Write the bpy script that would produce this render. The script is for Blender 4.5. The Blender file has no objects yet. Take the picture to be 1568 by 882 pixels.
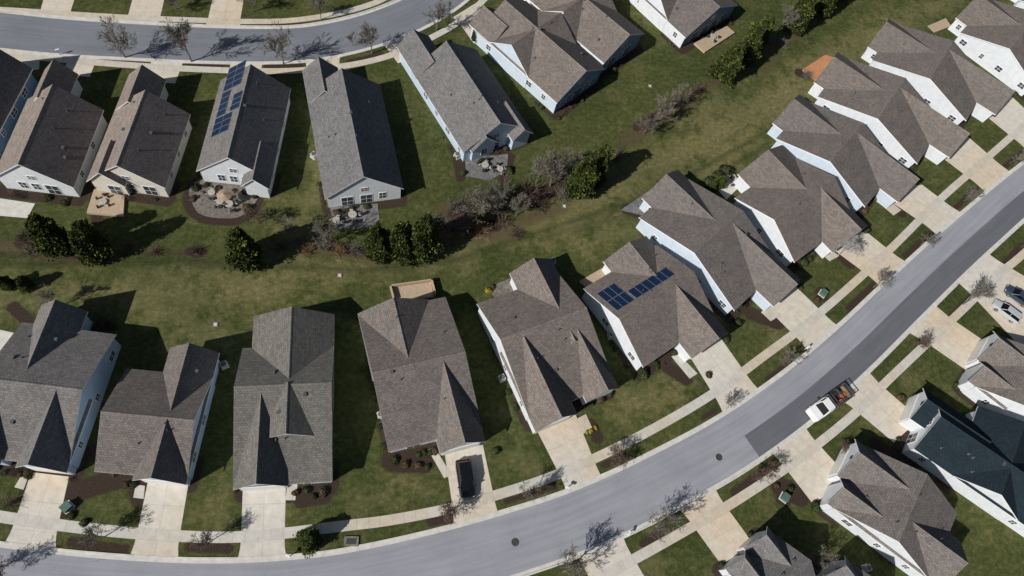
import bpy, math, random
import numpy as np
from mathutils import Vector, Matrix
random.seed(11)
rnd=random.random
def U(a,b): return a+(b-a)*rnd()
# ---------------- survey: photo bearings -> metres on the ground -------------
F=1060.; HC=95.
down=Vector((600-784,-(935-441),-F)).normalized()
Zw=-down; Xw=(Vector((1,0,0))-Zw*Zw.x).normalized(); Yw=Zw.cross(Xw)
M=Matrix((Xw,Yw,Zw))
def g(px,py,z=0.0):
    w=M@Vector(((px-784)/F,(441-py)/F,-1.0)); t=(z-HC)/w.z
    return Vector((w.x*t,w.y*t,z))
sc=bpy.context.scene
root=sc.collection
def link(o):
    root.objects.link(o); return o
# ---------------- materials --------------------------------------------------
def mk(name):
    m=bpy.data.materials.new(name); m.use_nodes=True
    nt=m.node_tree; b=nt.nodes['Principled BSDF']; return m,nt,b
def coord(nt,kind='Object'):
    return nt.nodes.new('ShaderNodeTexCoord').outputs[kind]
def noise(nt,vec,scale,detail=3,rough=.55):
    n=nt.nodes.new('ShaderNodeTexNoise'); n.inputs['Scale'].default_value=scale
    n.inputs['Detail'].default_value=detail; n.inputs['Roughness'].default_value=rough
    nt.links.new(vec,n.inputs['Vector']); return n.outputs['Fac']
def ramp(nt,fac,stops):
    r=nt.nodes.new('ShaderNodeValToRGB'); e=r.color_ramp.elements
    while len(e)<len(stops): e.new(.5)
    for el,(p,c) in zip(e,stops):
        el.position=p; el.color=(c[0],c[1],c[2],1)
    nt.links.new(fac,r.inputs['Fac']); return r.outputs['Color']
def mix(nt,fac,a,b,mode='MIX'):
    n=nt.nodes.new('ShaderNodeMix'); n.data_type='RGBA'; n.blend_type=mode
    for s,v in ((n.inputs[0],fac),(n.inputs[6],a),(n.inputs[7],b)):
        if isinstance(v,(int,float)): s.default_value=v
        elif isinstance(v,tuple): s.default_value=(v[0],v[1],v[2],1)
        else: nt.links.new(v,s)
    return n.outputs[2]
def mth(nt,op,a,b=0.0,c=None,clamp=False):
    n=nt.nodes.new('ShaderNodeMath'); n.operation=op; n.use_clamp=clamp
    for i,v in enumerate((a,b,c)):
        if v is None: continue
        if isinstance(v,(int,float)): n.inputs[i].default_value=v
        else: nt.links.new(v,n.inputs[i])
    return n.outputs[0]
def bump(nt,b,h,s,d=.05):
    n=nt.nodes.new('ShaderNodeBump'); n.inputs['Strength'].default_value=s; n.inputs['Distance'].default_value=d
    nt.links.new(h,n.inputs['Height']); nt.links.new(n.outputs['Normal'],b.inputs['Normal'])
def sc3(c,k): return (c[0]*k,c[1]*k,c[2]*k)
def noisy(name,c1,c2,scale=3,rough=.85,bmp=0,big=None,spec=.3,metal=0):
    m,nt,b=mk(name); v=coord(nt); f=noise(nt,v,scale,4)
    col=ramp(nt,f,[(.3,c1),(.7,c2)])
    if big:
        f2=noise(nt,v,big,3); col=mix(nt,1.0,col,ramp(nt,f2,[(.3,(.72,.72,.72)),(.7,(1,1,1))]),'MULTIPLY')
    nt.links.new(col,b.inputs['Base Color']); b.inputs['Roughness'].default_value=rough
    b.inputs['Specular IOR Level'].default_value=spec; b.inputs['Metallic'].default_value=metal
    if bmp: bump(nt,b,f,bmp)
    return m
def roofmat(name,c,var=.17):
    m,nt,b=mk(name); uv=coord(nt,'UV'); ob=coord(nt)
    br=nt.nodes.new('ShaderNodeTexBrick'); nt.links.new(uv,br.inputs['Vector'])
    br.inputs['Scale'].default_value=1; br.inputs['Brick Width'].default_value=.42; br.inputs['Row Height'].default_value=.30
    br.inputs['Mortar Size'].default_value=.025; br.inputs['Mortar Smooth'].default_value=.6
    br.inputs['Color1'].default_value=(*sc3(c,1+var),1); br.inputs['Color2'].default_value=(*sc3(c,1-var),1)
    br.inputs['Mortar'].default_value=(*sc3(c,.5),1)
    f=noise(nt,ob,5,5,.7); col=mix(nt,1.0,br.outputs['Color'],ramp(nt,f,[(.25,(.6,.6,.6)),(.75,(1.27,1.25,1.22))]),'MULTIPLY')
    f2=noise(nt,ob,.35,3); col=mix(nt,1.0,col,ramp(nt,f2,[(.3,(.88,.89,.91)),(.7,(1.08,1.06,1.04))]),'MULTIPLY')
    oi=nt.nodes.new('ShaderNodeObjectInfo'); col=mix(nt,1.0,col,ramp(nt,oi.outputs['Random'],[(0,(.93,.94,.96)),(1,(1.1,1.06,1.03))]),'MULTIPLY')
    nt.links.new(col,b.inputs['Base Color']); b.inputs['Roughness'].default_value=1; b.inputs['Specular IOR Level'].default_value=.02
    bump(nt,b,f,.25,.02)
    return m
R_brown=roofmat('roof_brown',(.168,.152,.142)); R_gray=roofmat('roof_gray',(.168,.167,.167))
R_warm=roofmat('roof_warm',(.235,.207,.19)); R_green=roofmat('roof_graygreen',(.158,.155,.142))
R_navy=roofmat('roof_navy',(.022,.034,.044),.12); R_mid=roofmat('roof_mid',(.175,.16,.15))
def siding(name,c):
    m,nt,b=mk(name); v=coord(nt); s=nt.nodes.new('ShaderNodeSeparateXYZ'); nt.links.new(v,s.inputs[0])
    fr=mth(nt,'FRACT',mth(nt,'MULTIPLY',s.outputs[2],5.0))
    col=ramp(nt,fr,[(.0,sc3(c,.6)),(.15,c)])
    f=noise(nt,v,1.2,4); col=mix(nt,1.0,col,ramp(nt,f,[(.3,(.86,.86,.86)),(.7,(1,1,1))]),'MULTIPLY')
    nt.links.new(col,b.inputs['Base Color']); b.inputs['Roughness'].default_value=.6
    return m
W_white=siding('siding_white',(.66,.69,.72)); W_cream=siding('siding_cream',(.66,.62,.54)); W_blue=siding('siding_blue',(.13,.22,.34)); W_lblue=siding('siding_lightblue',(.46,.56,.66)); W_pale=siding('siding_paleblue',(.54,.62,.70))
TRIM=noisy('white_trim',(.66,.67,.68),(.76,.76,.76),2,.5)
GLASS=noisy('window_glass',(.02,.028,.035),(.06,.075,.09),.8,.12,spec=.5)
CGLASS=noisy('car_glass',(.004,.005,.006),(.009,.01,.012),.8,.15,spec=.2)
GDOOR=noisy('garage_door_paint',(.6,.59,.56),(.7,.69,.66),1.5,.5)
PIPE=noisy('vent_metal',(.05,.05,.05),(.12,.12,.12),4,.6)
SOLAR=noisy('solar_cell',(.005,.013,.035),(.010,.024,.06),6,.35,spec=.3)
SOLF=noisy('solar_frame',(.08,.10,.14),(.14,.16,.2),4,.4)
STONE=noisy('patio_stone',(.10,.088,.078),(.26,.23,.20),2.6,.9,.3,.8)
GSTONE=noisy('gray_paver',(.11,.11,.11),(.23,.225,.215),2.6,.9,.3,.8)
DECK=noisy('deck_wood',(.34,.26,.18),(.46,.36,.26),4,.8,.2)
ODECK=noisy('cedar_deck',(.38,.17,.08),(.50,.25,.12),4,.8,.2)
def asphalt(name,c,k=1.0):
    m,nt,b=mk(name); v=coord(nt); uv=coord(nt,'UV')
    f=noise(nt,v,7,6,.75); col=ramp(nt,f,[(.25,sc3(c,.84)),(.75,sc3(c,1.14))])
    f2=noise(nt,v,.18,5); col=mix(nt,1.0,col,ramp(nt,f2,[(.3,(.9,.905,.91)),(.7,(1.05,1.045,1.04))]),'MULTIPLY')
    mp=nt.nodes.new('ShaderNodeMapping'); mp.inputs['Scale'].default_value=(.08,1.6,1); nt.links.new(uv,mp.inputs['Vector'])
    f3=noise(nt,mp.outputs[0],1.0,4); col=mix(nt,1.0,col,ramp(nt,f3,[(.35,(.9,.9,.9)),(.65,(1.06,1.06,1.06))]),'MULTIPLY')
    f4=noise(nt,v,1.1,6,.8); col=mix(nt,mth(nt,'MULTIPLY',mth(nt,'SUBTRACT',f4,.62,clamp=True),3.0,clamp=True),col,sc3(c,1.5))
    col=mix(nt,mth(nt,'MULTIPLY',mth(nt,'SUBTRACT',.36,f4,clamp=True),4.0,clamp=True),col,sc3(c,.55))
    vo=nt.nodes.new('ShaderNodeTexVoronoi'); vo.feature='DISTANCE_TO_EDGE'; vo.inputs['Scale'].default_value=.13
    wn=nt.nodes.new('ShaderNodeTexNoise'); wn.inputs['Scale'].default_value=.5; nt.links.new(v,wn.inputs['Vector'])
    vm=nt.nodes.new('ShaderNodeVectorMath'); vm.operation='MULTIPLY_ADD'; nt.links.new(wn.outputs['Color'],vm.inputs[0]); vm.inputs[1].default_value=(4,4,0); nt.links.new(v,vm.inputs[2])
    nt.links.new(vm.outputs[0],vo.inputs['Vector'])
    cr=mth(nt,'LESS_THAN',vo.outputs['Distance'],.004)
    msk=mth(nt,'MULTIPLY',cr,mth(nt,'GREATER_THAN',noise(nt,v,.12,2),.56))
    col=mix(nt,mth(nt,'MULTIPLY',msk,.22*k),col,sc3(c,.3))
    nt.links.new(col,b.inputs['Base Color']); b.inputs['Roughness'].default_value=.9; b.inputs['Specular IOR Level'].default_value=.2
    bump(nt,b,f,.3,.02); return m
ASPH=asphalt('asphalt_old',(.288,.293,.322)); ASPN=asphalt('asphalt_new',(.130,.134,.15),.3); ASPT=asphalt('asphalt_top',(.185,.195,.22))
def concrete(name,c,bw,bh):
    m,nt,b=mk(name); uv=coord(nt,'UV'); v=coord(nt)
    br=nt.nodes.new('ShaderNodeTexBrick'); nt.links.new(uv,br.inputs['Vector']); br.offset=0
    br.inputs['Scale'].default_value=1; br.inputs['Brick Width'].default_value=bw; br.inputs['Row Height'].default_value=bh
    br.inputs['Mortar Size'].default_value=.025; br.inputs['Mortar Smooth'].default_value=.3
    br.inputs['Color1'].default_value=(*sc3(c,1.03),1); br.inputs['Color2'].default_value=(*sc3(c,.97),1); br.inputs['Mortar'].default_value=(*sc3(c,.7),1)
    f=noise(nt,v,.9,6,.7); col=mix(nt,1.0,br.outputs['Color'],ramp(nt,f,[(.3,(.80,.79,.77)),(.7,(1.05,1.05,1.05))]),'MULTIPLY')
    f3=noise(nt,v,.05,2); col=mix(nt,1.0,col,ramp(nt,f3,[(.38,(1.0,.9,.77)),(.6,(1,1,1))]),'MULTIPLY')
    nt.links.new(col,b.inputs['Base Color']); b.inputs['Roughness'].default_value=.9; b.inputs['Specular IOR Level'].default_value=.2
    return m
CONC=concrete('driveway_concrete',(.60,.565,.505),2.45,3.3); WALK=concrete('sidewalk_concrete',(.55,.53,.485),1.5,50.); 
KERB=noisy('kerb_concrete',(.47,.455,.415),(.61,.585,.54),1.2,.9)
def leafmat(name,c1,c2,c3):
    m,nt,b=mk(name); ge=nt.nodes.new('ShaderNodeNewGeometry'); v=coord(nt)
    col=ramp(nt,ge.outputs['Random Per Island'],[(.0,c1),(.6,c2),(1,c3)])
    f=noise(nt,v,1.1,3); col=mix(nt,1.0,col,ramp(nt,f,[(.35,(.45,.45,.45)),(.65,(1.25,1.25,1.2))]),'MULTIPLY')
    nt.links.new(col,b.inputs['Base Color']); b.inputs['Roughness'].default_value=.75; b.inputs['Specular IOR Level'].default_value=.15
    return m
L_ever=leafmat('evergreen_needles',(.018,.032,.009),(.060,.078,.019),(.135,.15,.036))
L_shrub=leafmat('shrub_leaves',(.018,.03,.012),(.04,.055,.02),(.075,.085,.03))
L_brown=leafmat('brown_leaves',(.05,.035,.02),(.09,.06,.035),(.14,.10,.06))
L_yel=leafmat('yellow_leaves',(.12,.11,.02),(.3,.26,.03),(.5,.42,.05))
BARK=noisy('bark_gray',(.11,.10,.078),(.19,.172,.14),3,.9); BARKR=noisy('bark_red',(.09,.058,.048),(.15,.10,.082),3,.9)
BARKO=noisy('dry_stems',(.19,.11,.06),(.30,.19,.105),3,.9); BLOSS=noisy('pale_twigs',(.3,.28,.27),(.5,.47,.46),3,.9)
# ---------------- mesh builder ----------------------------------------------
class MB:
    def __init__(s): s.v=[];s.f=[];s.m=[];s.uv=[];s.mats=[]
    def mi(s,mat):
        if mat not in s.mats: s.mats.append(mat)
        return s.mats.index(mat)
    def add(s,pts,mat,uv=None):
        n=len(s.v); s.v+= [tuple(p) for p in pts]; s.f.append(tuple(range(n,n+len(pts)))); s.m.append(s.mi(mat))
        s.uv.append(uv or [(p[0],p[1]) for p in pts])
    def box(s,x0,x1,y0,y1,z0,z1,mat,bot=True):
        a=[(x0,y0),(x1,y0),(x1,y1),(x0,y1)]
        s.add([(x,y,z1) for x,y in a],mat)
        if bot: s.add([(x,y,z0) for x,y in a[::-1]],mat)
        for i in range(4):
            p,q=a[i],a[(i+1)%4]; s.add([(p[0],p[1],z0),(q[0],q[1],z0),(q[0],q[1],z1),(p[0],p[1],z1)],mat)
    def cyl(s,cx,cy,z0,z1,r0,mat,r1=None,n=12,ax='z'):
        r1=r0 if r1 is None else r1
        def P(a,r,z):
            c,q=math.cos(a)*r,math.sin(a)*r
            if ax=='z': return (cx+c,cy+q,z)
            return (cx+c,z,cy+q)
        A=[2*math.pi*i/n for i in range(n)]
        lo=[P(a,r0,z0) for a in A]; hi=[P(a,r1,z1) for a in A]
        s.add(hi,mat); s.add(lo[::-1],mat)
        for i in range(n): j=(i+1)%n; s.add([lo[i],lo[j],hi[j],hi[i]],mat)
    def mesh(s,name,merge=False):
        me=bpy.data.meshes.new(name); me.from_pydata(s.v,[],s.f)
        for m in s.mats: me.materials.append(m)
        me.polygons.foreach_set('material_index',s.m)
        ul=me.uv_layers.new(name='UVMap'); ul.data.foreach_set('uv',[c for f in s.uv for p in f for c in p])
        me.update(); return me
    def obj(s,name,parent=None):
        o=link(bpy.data.objects.new(name,s.mesh(name)))
        if parent: o.parent=parent
        return o
def empty(name,loc=(0,0,0),rot=0):
    o=link(bpy.data.objects.new(name,None)); o.location=loc; o.rotation_euler=(0,0,rot); o.empty_display_size=.5; return o
def inst(name,me,loc,rot=0,s=1,sz=None):
    o=link(bpy.data.objects.new(name,me)); o.location=loc; o.rotation_euler=(0,0,rot); o.scale=(s,s,sz or s); return o
def smooth(pts,step=1.0):
    P=[pts[0]*2-pts[1]]+pts+[pts[-1]*2-pts[-2]]; out=[]
    for i in range(1,len(P)-2):
        n=max(2,int((P[i+1]-P[i]).length/step))
        for k in range(n):
            t=k/n; p0,p1,p2,p3=P[i-1],P[i],P[i+1],P[i+2]
            out.append(.5*((2*p1)+(p2-p0)*t+(2*p0-5*p1+4*p2-p3)*t*t+(3*p1-p0-3*p2+p3)*t**3))
    out.append(P[-2].copy()); return out
def normals(c):
    r=[]
    for i in range(len(c)):
        d=(c[min(i+1,len(c)-1)]-c[max(i-1,0)]).normalized(); r.append(Vector((-d.y,d.x,0)))
    return r
def strip(mb,c,nn,o0,o1,z,mat,i0=0,i1=None):
    s=0; i1=len(c)-1 if i1 is None else i1
    for i in range(i0,i1):
        L=(c[i+1]-c[i]).length
        P=[c[i]+nn[i]*o0,c[i+1]+nn[i+1]*o0,c[i+1]+nn[i+1]*o1,c[i]+nn[i]*o1]
        mb.add([(p.x,p.y,z) for p in P][::(1 if o1>o0 else -1)],mat,[(s,0),(s+L,0),(s+L,abs(o1-o0)),(s,abs(o1-o0))][::(1 if o1>o0 else -1)]); s+=L
# ---------------- driveways ---------------------------------------------------
DR=[
[(45,733),(103,740),(84,832),(12,826)],[(226,740),(288,744),(270,852),(203,848)],[(372,742),(438,740),(435,854),(368,854)],
[(682,700),(741,690),(764,795),(697,808)],[(826,668),(884,640),(922,738),(872,755)],[(1060,552),(1108,524),(1160,597),(1108,630)],
[(1172,470),(1220,440),(1284,502),(1238,535)],[(1270,378),(1318,348),(1385,402),(1345,433)],[(1358,305),(1398,272),(1467,325),(1430,353)],
[(1440,240),(1480,207),(1542,262),(1505,288)],[(1512,180),(1552,150),(1610,205),(1575,230)],
[(925,930),(1000,905),(953,826),(885,850)],[(1098,856),(1150,828),(1095,752),(1043,780)],[(1240,766),(1292,722),(1234,660),(1184,692)],
[(1362,672),(1402,636),(1336,578),(1290,612)],[(1478,566),(1516,528),(1442,478),(1400,512)],[(1560,530),(1600,440),(1512,392),(1470,430)],
[(22,106),(60,100),(62,78),(22,74)],[(96,108),(140,112),(150,84),(112,80)],[(226,118),(270,122),(282,92),(232,88)],[(352,120),(398,124),(402,97),(352,95)],
[(470,118),(520,114),(520,92),(468,96)],[(606,92),(642,78),(632,60),(590,72)],[(722,62),(758,42),(735,14),(703,34)],
[(72,-20),(120,-20),(103,33),(58,30)],[(208,-20),(256,-20),(242,40),(192,38)],[(330,-20),(376,-20),(366,44),(315,42)]]
drp=[]
for d in DR:
    P=[g(*p) for p in d]
    ax=((P[2]+P[3])-(P[0]+P[1])).normalized()
    P[2]=P[2]+ax*1.6; P[3]=P[3]+ax*1.6; P[0]=P[0]-ax*.8; P[1]=P[1]-ax*.8
    sd_=(P[3]-P[2]).normalized()*.5
    mb=MB(); L=((P[2]+P[3])/2-(P[0]+P[1])/2).length
    n=12
    for i in range(n):
        a,b=i/n,(i+1)/n
        fl=lambda t: sd_*max(0,(t-.72)/.28)
        q=[P[0].lerp(P[3],a)+fl(a),P[1].lerp(P[2],a)-fl(a),P[1].lerp(P[2],b)-fl(b),P[0].lerp(P[3],b)+fl(b)]
        mb.add([(p.x,p.y,.008) for p in q][::-1],CONC,[(0,a*L),(4.9,a*L),(4.9,b*L),(0,b*L)][::-1])
    mb.obj('driveway'); P[2]-=sd_; P[3]+=sd_; drp.append(P)
def inpoly(p,P):
    c=False
    for i in range(len(P)):
        a,b=P[i],P[i-1]
        if (a.y>p.y)!=(b.y>p.y) and p.x<(b.x-a.x)*(p.y-a.y)/(b.y-a.y)+a.x: c=not c
    return c
# ---------------- roads -------------------------------------------------------
def road(px,half,mat):
    c=smooth([g(*p) for p in px],.8); nn=normals(c)
    r=MB(); strip(r,c,nn,-half,half,.012,mat); ob=r.obj('road')
    for sgn in (1,-1):
        k=MB(); strip(k,c,nn,sgn*(half-.5),sgn*half,.016,KERB)
        H=[]
        for i in range(len(c)):
            p=c[i]+nn[i]*sgn*(half+.08); H.append(.03 if any(inpoly(p,P) for P in drp) else .13)
        for i in range(len(c)-1):
            a0,a1=c[i]+nn[i]*sgn*half,c[i+1]+nn[i+1]*sgn*half; b0,b1=c[i]+nn[i]*sgn*(half+.2),c[i+1]+nn[i+1]*sgn*(half+.2)
            h0,h1=H[i],H[i+1]
            t=[(a0.x,a0.y,h0),(a1.x,a1.y,h1),(b1.x,b1.y,h1),(b0.x,b0.y,h0)]
            k.add(t if sgn>0 else t[::-1],KERB)
            k.add([(a0.x,a0.y,.0),(a1.x,a1.y,.0),(a1.x,a1.y,h1),(a0.x,a0.y,h0)],KERB)
            k.add([(b0.x,b0.y,.0),(b1.x,b1.y,.0),(b1.x,b1.y,h1),(b0.x,b0.y,h0)],KERB)
        k.obj('kerb')
    return c,nn
MAIN=[(-260,850),(-120,876),(0,893),(100,904),(200,911),(300,914),(400,911),(500,901),(570,888),(640,872),(720,851),(789,830),(870,803),(950,769),(1020,734),(1101,690),(1170,645),(1240,592),(1310,530),(1380,462),(1450,395),(1510,341),(1568,291),(1640,235),(1760,150)]
mc,mn=road(MAIN,4.2,ASPH)
p0=g(1152,684); i0=min(range(len(mc)),key=lambda i:(mc[i]-p0).length)
pm=MB(); strip(pm,mc,mn,-3.68,-.1,.018,ASPN,i0); pm.obj('road_patch')
TOPR=[(-160,28),(0,46),(100,56),(200,62),(300,67),(400,69),(470,66),(540,53),(600,34),(655,8),(700,-25),(740,-70)]
tc,tn=road(TOPR,4.1,ASPT)
def sidewalk(px,w=1.35):
    c=smooth([g(*p) for p in px],1.0); nn=normals(c); s=MB(); strip(s,c,nn,-w/2,w/2,.022,WALK)
    s.obj('sidewalk')
sidewalk([(-120,772),(0,791),(90,804),(200,816),(300,822),(370,822),(440,816),(520,806),(600,796),(690,778),(770,755),(850,728),(940,688),(1030,640),(1100,597),(1170,545),(1230,500),(1300,440),(1370,375),(1440,305),(1500,252),(1568,192),(1640,130)])
sidewalk([(880,905),(975,854),(1050,812),(1125,768),(1210,712),(1250,682),(1310,632),(1360,582),(1420,525),(1470,478),(1530,420),(1568,388),(1640,320)])
sidewalk([(-60,74),(0,80),(60,88),(150,96),(230,102),(300,106),(400,109),(470,107),(540,99),(600,84),(660,58),(710,28),(745,-5),(765,-30)],1.25)
sidewalk([(-60,12),(20,16),(110,22),(200,27),(300,31),(380,33),(450,31),(520,20),(575,4),(610,-15)],1.2)
for P in ([(655,688),(666,686),(692,728),(680,732)],[(882,642),(897,634),(907,656),(890,666)],[(1028,546),(1038,541),(1068,572),(1056,580)],[(208,742),(222,744),(220,764),(204,762)],
          [(1165,478),(1180,468),(1196,482),(1180,492)],[(34,726),(44,728),(36,750),(22,746)],[(440,742),(456,740),(452,766),(437,766)],[(1250,382),(1262,374),(1285,392),(1270,400)],[(1345,310),(1357,303),(1380,322),(1368,330)]):
    mb=MB(); mb.add([tuple(g(*p))[:2]+(.018,) for p in P][::-1],WALK); mb.obj('garden_path')
# ---------------- houses --------------------------------------------------------
mulch=[]; shrubspots=[]; houses=[]
def wingpt(w,a,b,off=0):
    x0,x1,y0,y1,ax,rise,ze,ro=w[:8]
    L,Wd=((x1-x0),(y1-y0)) if ax=='x' else ((y1-y0),(x1-x0))
    rb=ro*Wd; z=ze+rise*(b/rb if b<=rb else (Wd-b)/(Wd-rb))+off
    return (x0+a,y0+b,z) if ax=='x' else (x0+b,y0+a,z)
def house(name,FL,FR,BK,side,ze,wings,roof,wall,solar=None,wcol2=None,win='LRFB',mul=True,vents=5,ws=1.0,sky=None):
    fl,fr,bk=g(*FL,ze),g(*FR,ze),g(*BK,ze)
    base=fl if side=='L' else fr
    y=(bk-base); D=y.length; y.normalize(); x=Vector((y.y,-y.x,0)); W=(fr-fl).dot(x)*ws
    o=fl if side=='L' else fr-x*W
    E=empty(name,(o.x,o.y,0),math.atan2(x.y,x.x))
    wm,rm,tm,gm,dm=MB(),MB(),MB(),MB(),MB()
    WW=[]
    for i,wd in enumerate(wings):
        x0,x1,y0,y1,ax,rise=wd[:6]; op=wd[6] if len(wd)>6 else {}
        ro=op.get('ro',.5); h0,h1=op.get('h0',0),op.get('h1',0); z=ze+op.get('dz',0)+.012*i
        X0,X1,Y0,Y1=x0*W,x1*W,y0*D,y1*D
        w=(X0,X1,Y0,Y1,ax,rise,z,ro); WW.append(w)
        L,Wd=((X1-X0),(Y1-Y0)) if ax=='x' else ((Y1-Y0),(X1-X0)); rb=ro*Wd
        th=.2
        def Q(a,b,off=0): return Vector(wingpt(w,a,b,off))
        c=[Q(0,0),Q(L,0),Q(L,Wd),Q(0,Wd)]; r0,r1=Q(h0,rb),Q(L-h1,rb)
        s1=math.hypot(rb,rise); s2=math.hypot(Wd-rb,rise)
        faces=[([c[0],c[1],r1,r0],[(0,0),(L,0),(L-h1,s1),(h0,s1)]),([c[2],c[3],r0,r1],[(L,0),(0,0),(h0,s2),(L-h1,s2)])]
        if h0: faces.append(([c[3],c[0],r0],[(0,0),(Wd,0),(rb,math.hypot(h0,rise))]))
        if h1: faces.append(([c[1],c[2],r1],[(0,0),(Wd,0),(rb,math.hypot(h1,rise))]))
        flip=(ax=='y')
        for P,uv in faces:
            if flip: P=P[::-1]; uv=uv[::-1]
            uv=[(u+i*3.7,v) for u,v in uv]
            rm.add(P,roof,uv)
            rm.add([p-Vector((0,0,th)) for p in P[::-1]],TRIM)
        loop=[c[0],c[1]]+([r1] if not h1 else [])+[c[2],c[3]]+([r0] if not h0 else [])
        for k in range(len(loop)):
            p,q=loop[k],loop[(k+1)%len(loop)]; dz=Vector((0,0,th)); rm.add([p-dz,q-dz,q,p],TRIM)
        cw=.16
        for sg in (-1,1):
            e0=Q(h0,rb+sg*cw,.03); e1=Q(L-h1,rb+sg*cw,.03); t0=Q(h0,rb,.045); t1=Q(L-h1,rb,.045)
            rm.add([e0,e1,t1,t0],roof,[(0,.05),(L,.05),(L,.2),(0,.2)])
        oh=.42+.011*i
        def hz(b): return rise*(b/rb if b<=rb else (Wd-b)/(Wd-rb))-.1
        pr=[(oh,-z),(Wd-oh,-z),(Wd-oh,hz(Wd-oh)),(rb,hz(rb)),(oh,hz(oh))]
        if h0 or h1: pr=[(oh,-z),(Wd-oh,-z),(Wd-oh,-.05),(oh,-.05)]
        rk=.32+.011*i
        def T(a,b,zz): return (X0+a,Y0+b,z+zz) if ax=='x' else (X0+b,Y0+a,z+zz)
        for a in (rk,L-rk): wm.add([T(a,b,zz) for b,zz in pr],wall if not (wcol2 and i in wcol2) else wcol2[i])
        for k in range(len(pr)):
            p,q=pr[k],pr[(k+1)%len(pr)]; wm.add([T(rk,*p),T(L-rk,*p),T(L-rk,*q),T(rk,*q)],wall)
        ix=rk if ax=='x' else oh; iy=oh if ax=='x' else rk
        xl,xr,yf,yb=X0+ix,X1-ix,Y0+iy,Y1-iy
        def panel(mbx,face,s0,s1,z0,z1,d,mat):
            if face=='L': mbx.box(xl-d,xl+.02,s0,s1,z0,z1,mat)
            if face=='R': mbx.box(xr-.02,xr+d,s0,s1,z0,z1,mat)
            if face=='F': mbx.box(s0,s1,yf-d,yf+.02,z0,z1,mat)
            if face=='B': mbx.box(s0,s1,yb-.02,yb+d,z0,z1,mat)
        def window(face,s,wd_,z0,z1,door=False):
            panel(tm,face,s-wd_/2-.1,s+wd_/2+.1,z0-.1,z1+.1,.05,TRIM)
            panel(gm,face,s-wd_/2,s+wd_/2,z0,z1,.062,GLASS)
            panel(tm,face,s-.03,s+.03,z0,z1,.075,TRIM); panel(tm,face,s-wd_/2,s+wd_/2,(z0+z1)/2-.03,(z0+z1)/2+.03,.073,TRIM)
        wf=op.get('w',win if i==0 else '')
        rg=random.Random(int(FL[0]*13+FL[1]*7+i))
        for f in wf:
            lo,hi=(yf,yb) if f in 'LR' else (xl,xr); s=lo+rg.uniform(1.4,3)
            while s<hi-1.2:
                if f in 'LR': window(f,s,rg.choice([.7,.8,1.3]),1.2,2.2); s+=rg.uniform(3.4,6.4)
                else:
                    if rg.random()<.45: window(f,s+.4,1.7,.2,2.3); s+=2.9
                    else: window(f,s,1.0,.9,2.3); s+=1.75
            if (f in 'FB' and ax=='y'):
                mid=(lo+hi)/2
                if rise>3: window(f,mid,1.0,z+.4,z+1.2)
        if op.get('g'):
            m0=(xl+xr)/2; hw=min(2.45,(xr-xl)/2-.35)
            panel(tm,'F',m0-hw-.15,m0+hw+.15,0.02,2.4,.05,TRIM)
            for k in range(4): panel(dm,'F',m0-hw,m0+hw,.04+k*.56,.04+k*.56+.53,.07,GDOOR)
            panel(gm,'F',m0-.3,m0+.3,z+.5,z+1.1,.05,GLASS)
    rz=lambda px,py: max([wingpt(w,(px-w[0]) if w[4]=='x' else (py-w[2]),(py-w[2]) if w[4]=='x' else (px-w[0]))[2] for w in WW if w[0]<px<w[1] and w[2]<py<w[3]] or [0])
    rg=random.Random(int(FL[0]*7+FL[1]))
    vm=MB()
    for k in range(vents):
        px,py=rg.uniform(.15,.85)*W,rg.uniform(.2,.9)*D; z=rz(px,py)
        if z>0:
            if rg.random()<.65: vm.cyl(px,py,z-.2,z+.4,.08,PIPE,n=8); vm.cyl(px,py,z-.1,z+.08,.2,PIPE,.1,n=8)
            else: vm.box(px-.2,px+.2,py-.2,py+.2,z-.2,z+.22,PIPE)
    def slopequad(mbx,w,a0,a1,b0,b1,off,mat,side=None):
        lo=[wingpt(w,a,b,off) for a,b in ((a0,b0),(a1,b0),(a1,b1),(a0,b1))]; mbx.add(lo,mat)
        if side:
            for q in range(4):
                p,r_=lo[q],lo[(q+1)%4]; mbx.add([(p[0],p[1],p[2]-off),(r_[0],r_[1],r_[2]-off),r_,p],side)
    if sky:
        sm=MB(); w=WW[sky[0]]; a0,b0=sky[1],sky[2]
        slopequad(sm,w,a0,a0+1.3,b0,b0+1.3,.14,TRIM,TRIM); slopequad(sm,w,a0+.12,a0+1.18,b0+.12,b0+1.18,.155,SKYL); sm.obj('skylight',E)
    if solar:
        sm=MB()
        for (wi,a0,a1,b0,b1,nx,ny) in solar:
            w=WW[wi]
            for ix_ in range(nx):
                for iy_ in range(ny):
                    aa0=a0+(a1-a0)*ix_/nx; aa1=a0+(a1-a0)*(ix_+1)/nx-.05; bb0=b0+(b1-b0)*iy_/ny; bb1=b0+(b1-b0)*(iy_+1)/ny-.05
                    slopequad(sm,w,aa0,aa1,bb0,bb1,.10,SOLF,SOLF); slopequad(sm,w,aa0+.05,aa1-.05,bb0+.05,bb1-.05,.115,SOLAR)
        sm.obj('solar_panels',E)
    wm.obj('walls',E); rm.obj('roof',E); tm.obj('trim',E); gm.obj('windows',E)
    if dm.v: dm.obj('garage_door',E)
    if vm.v: vm.obj('roof_vents',E)
    T2=lambda px,py: Vector((o.x,o.y,0))+x*px+y*py
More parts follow.
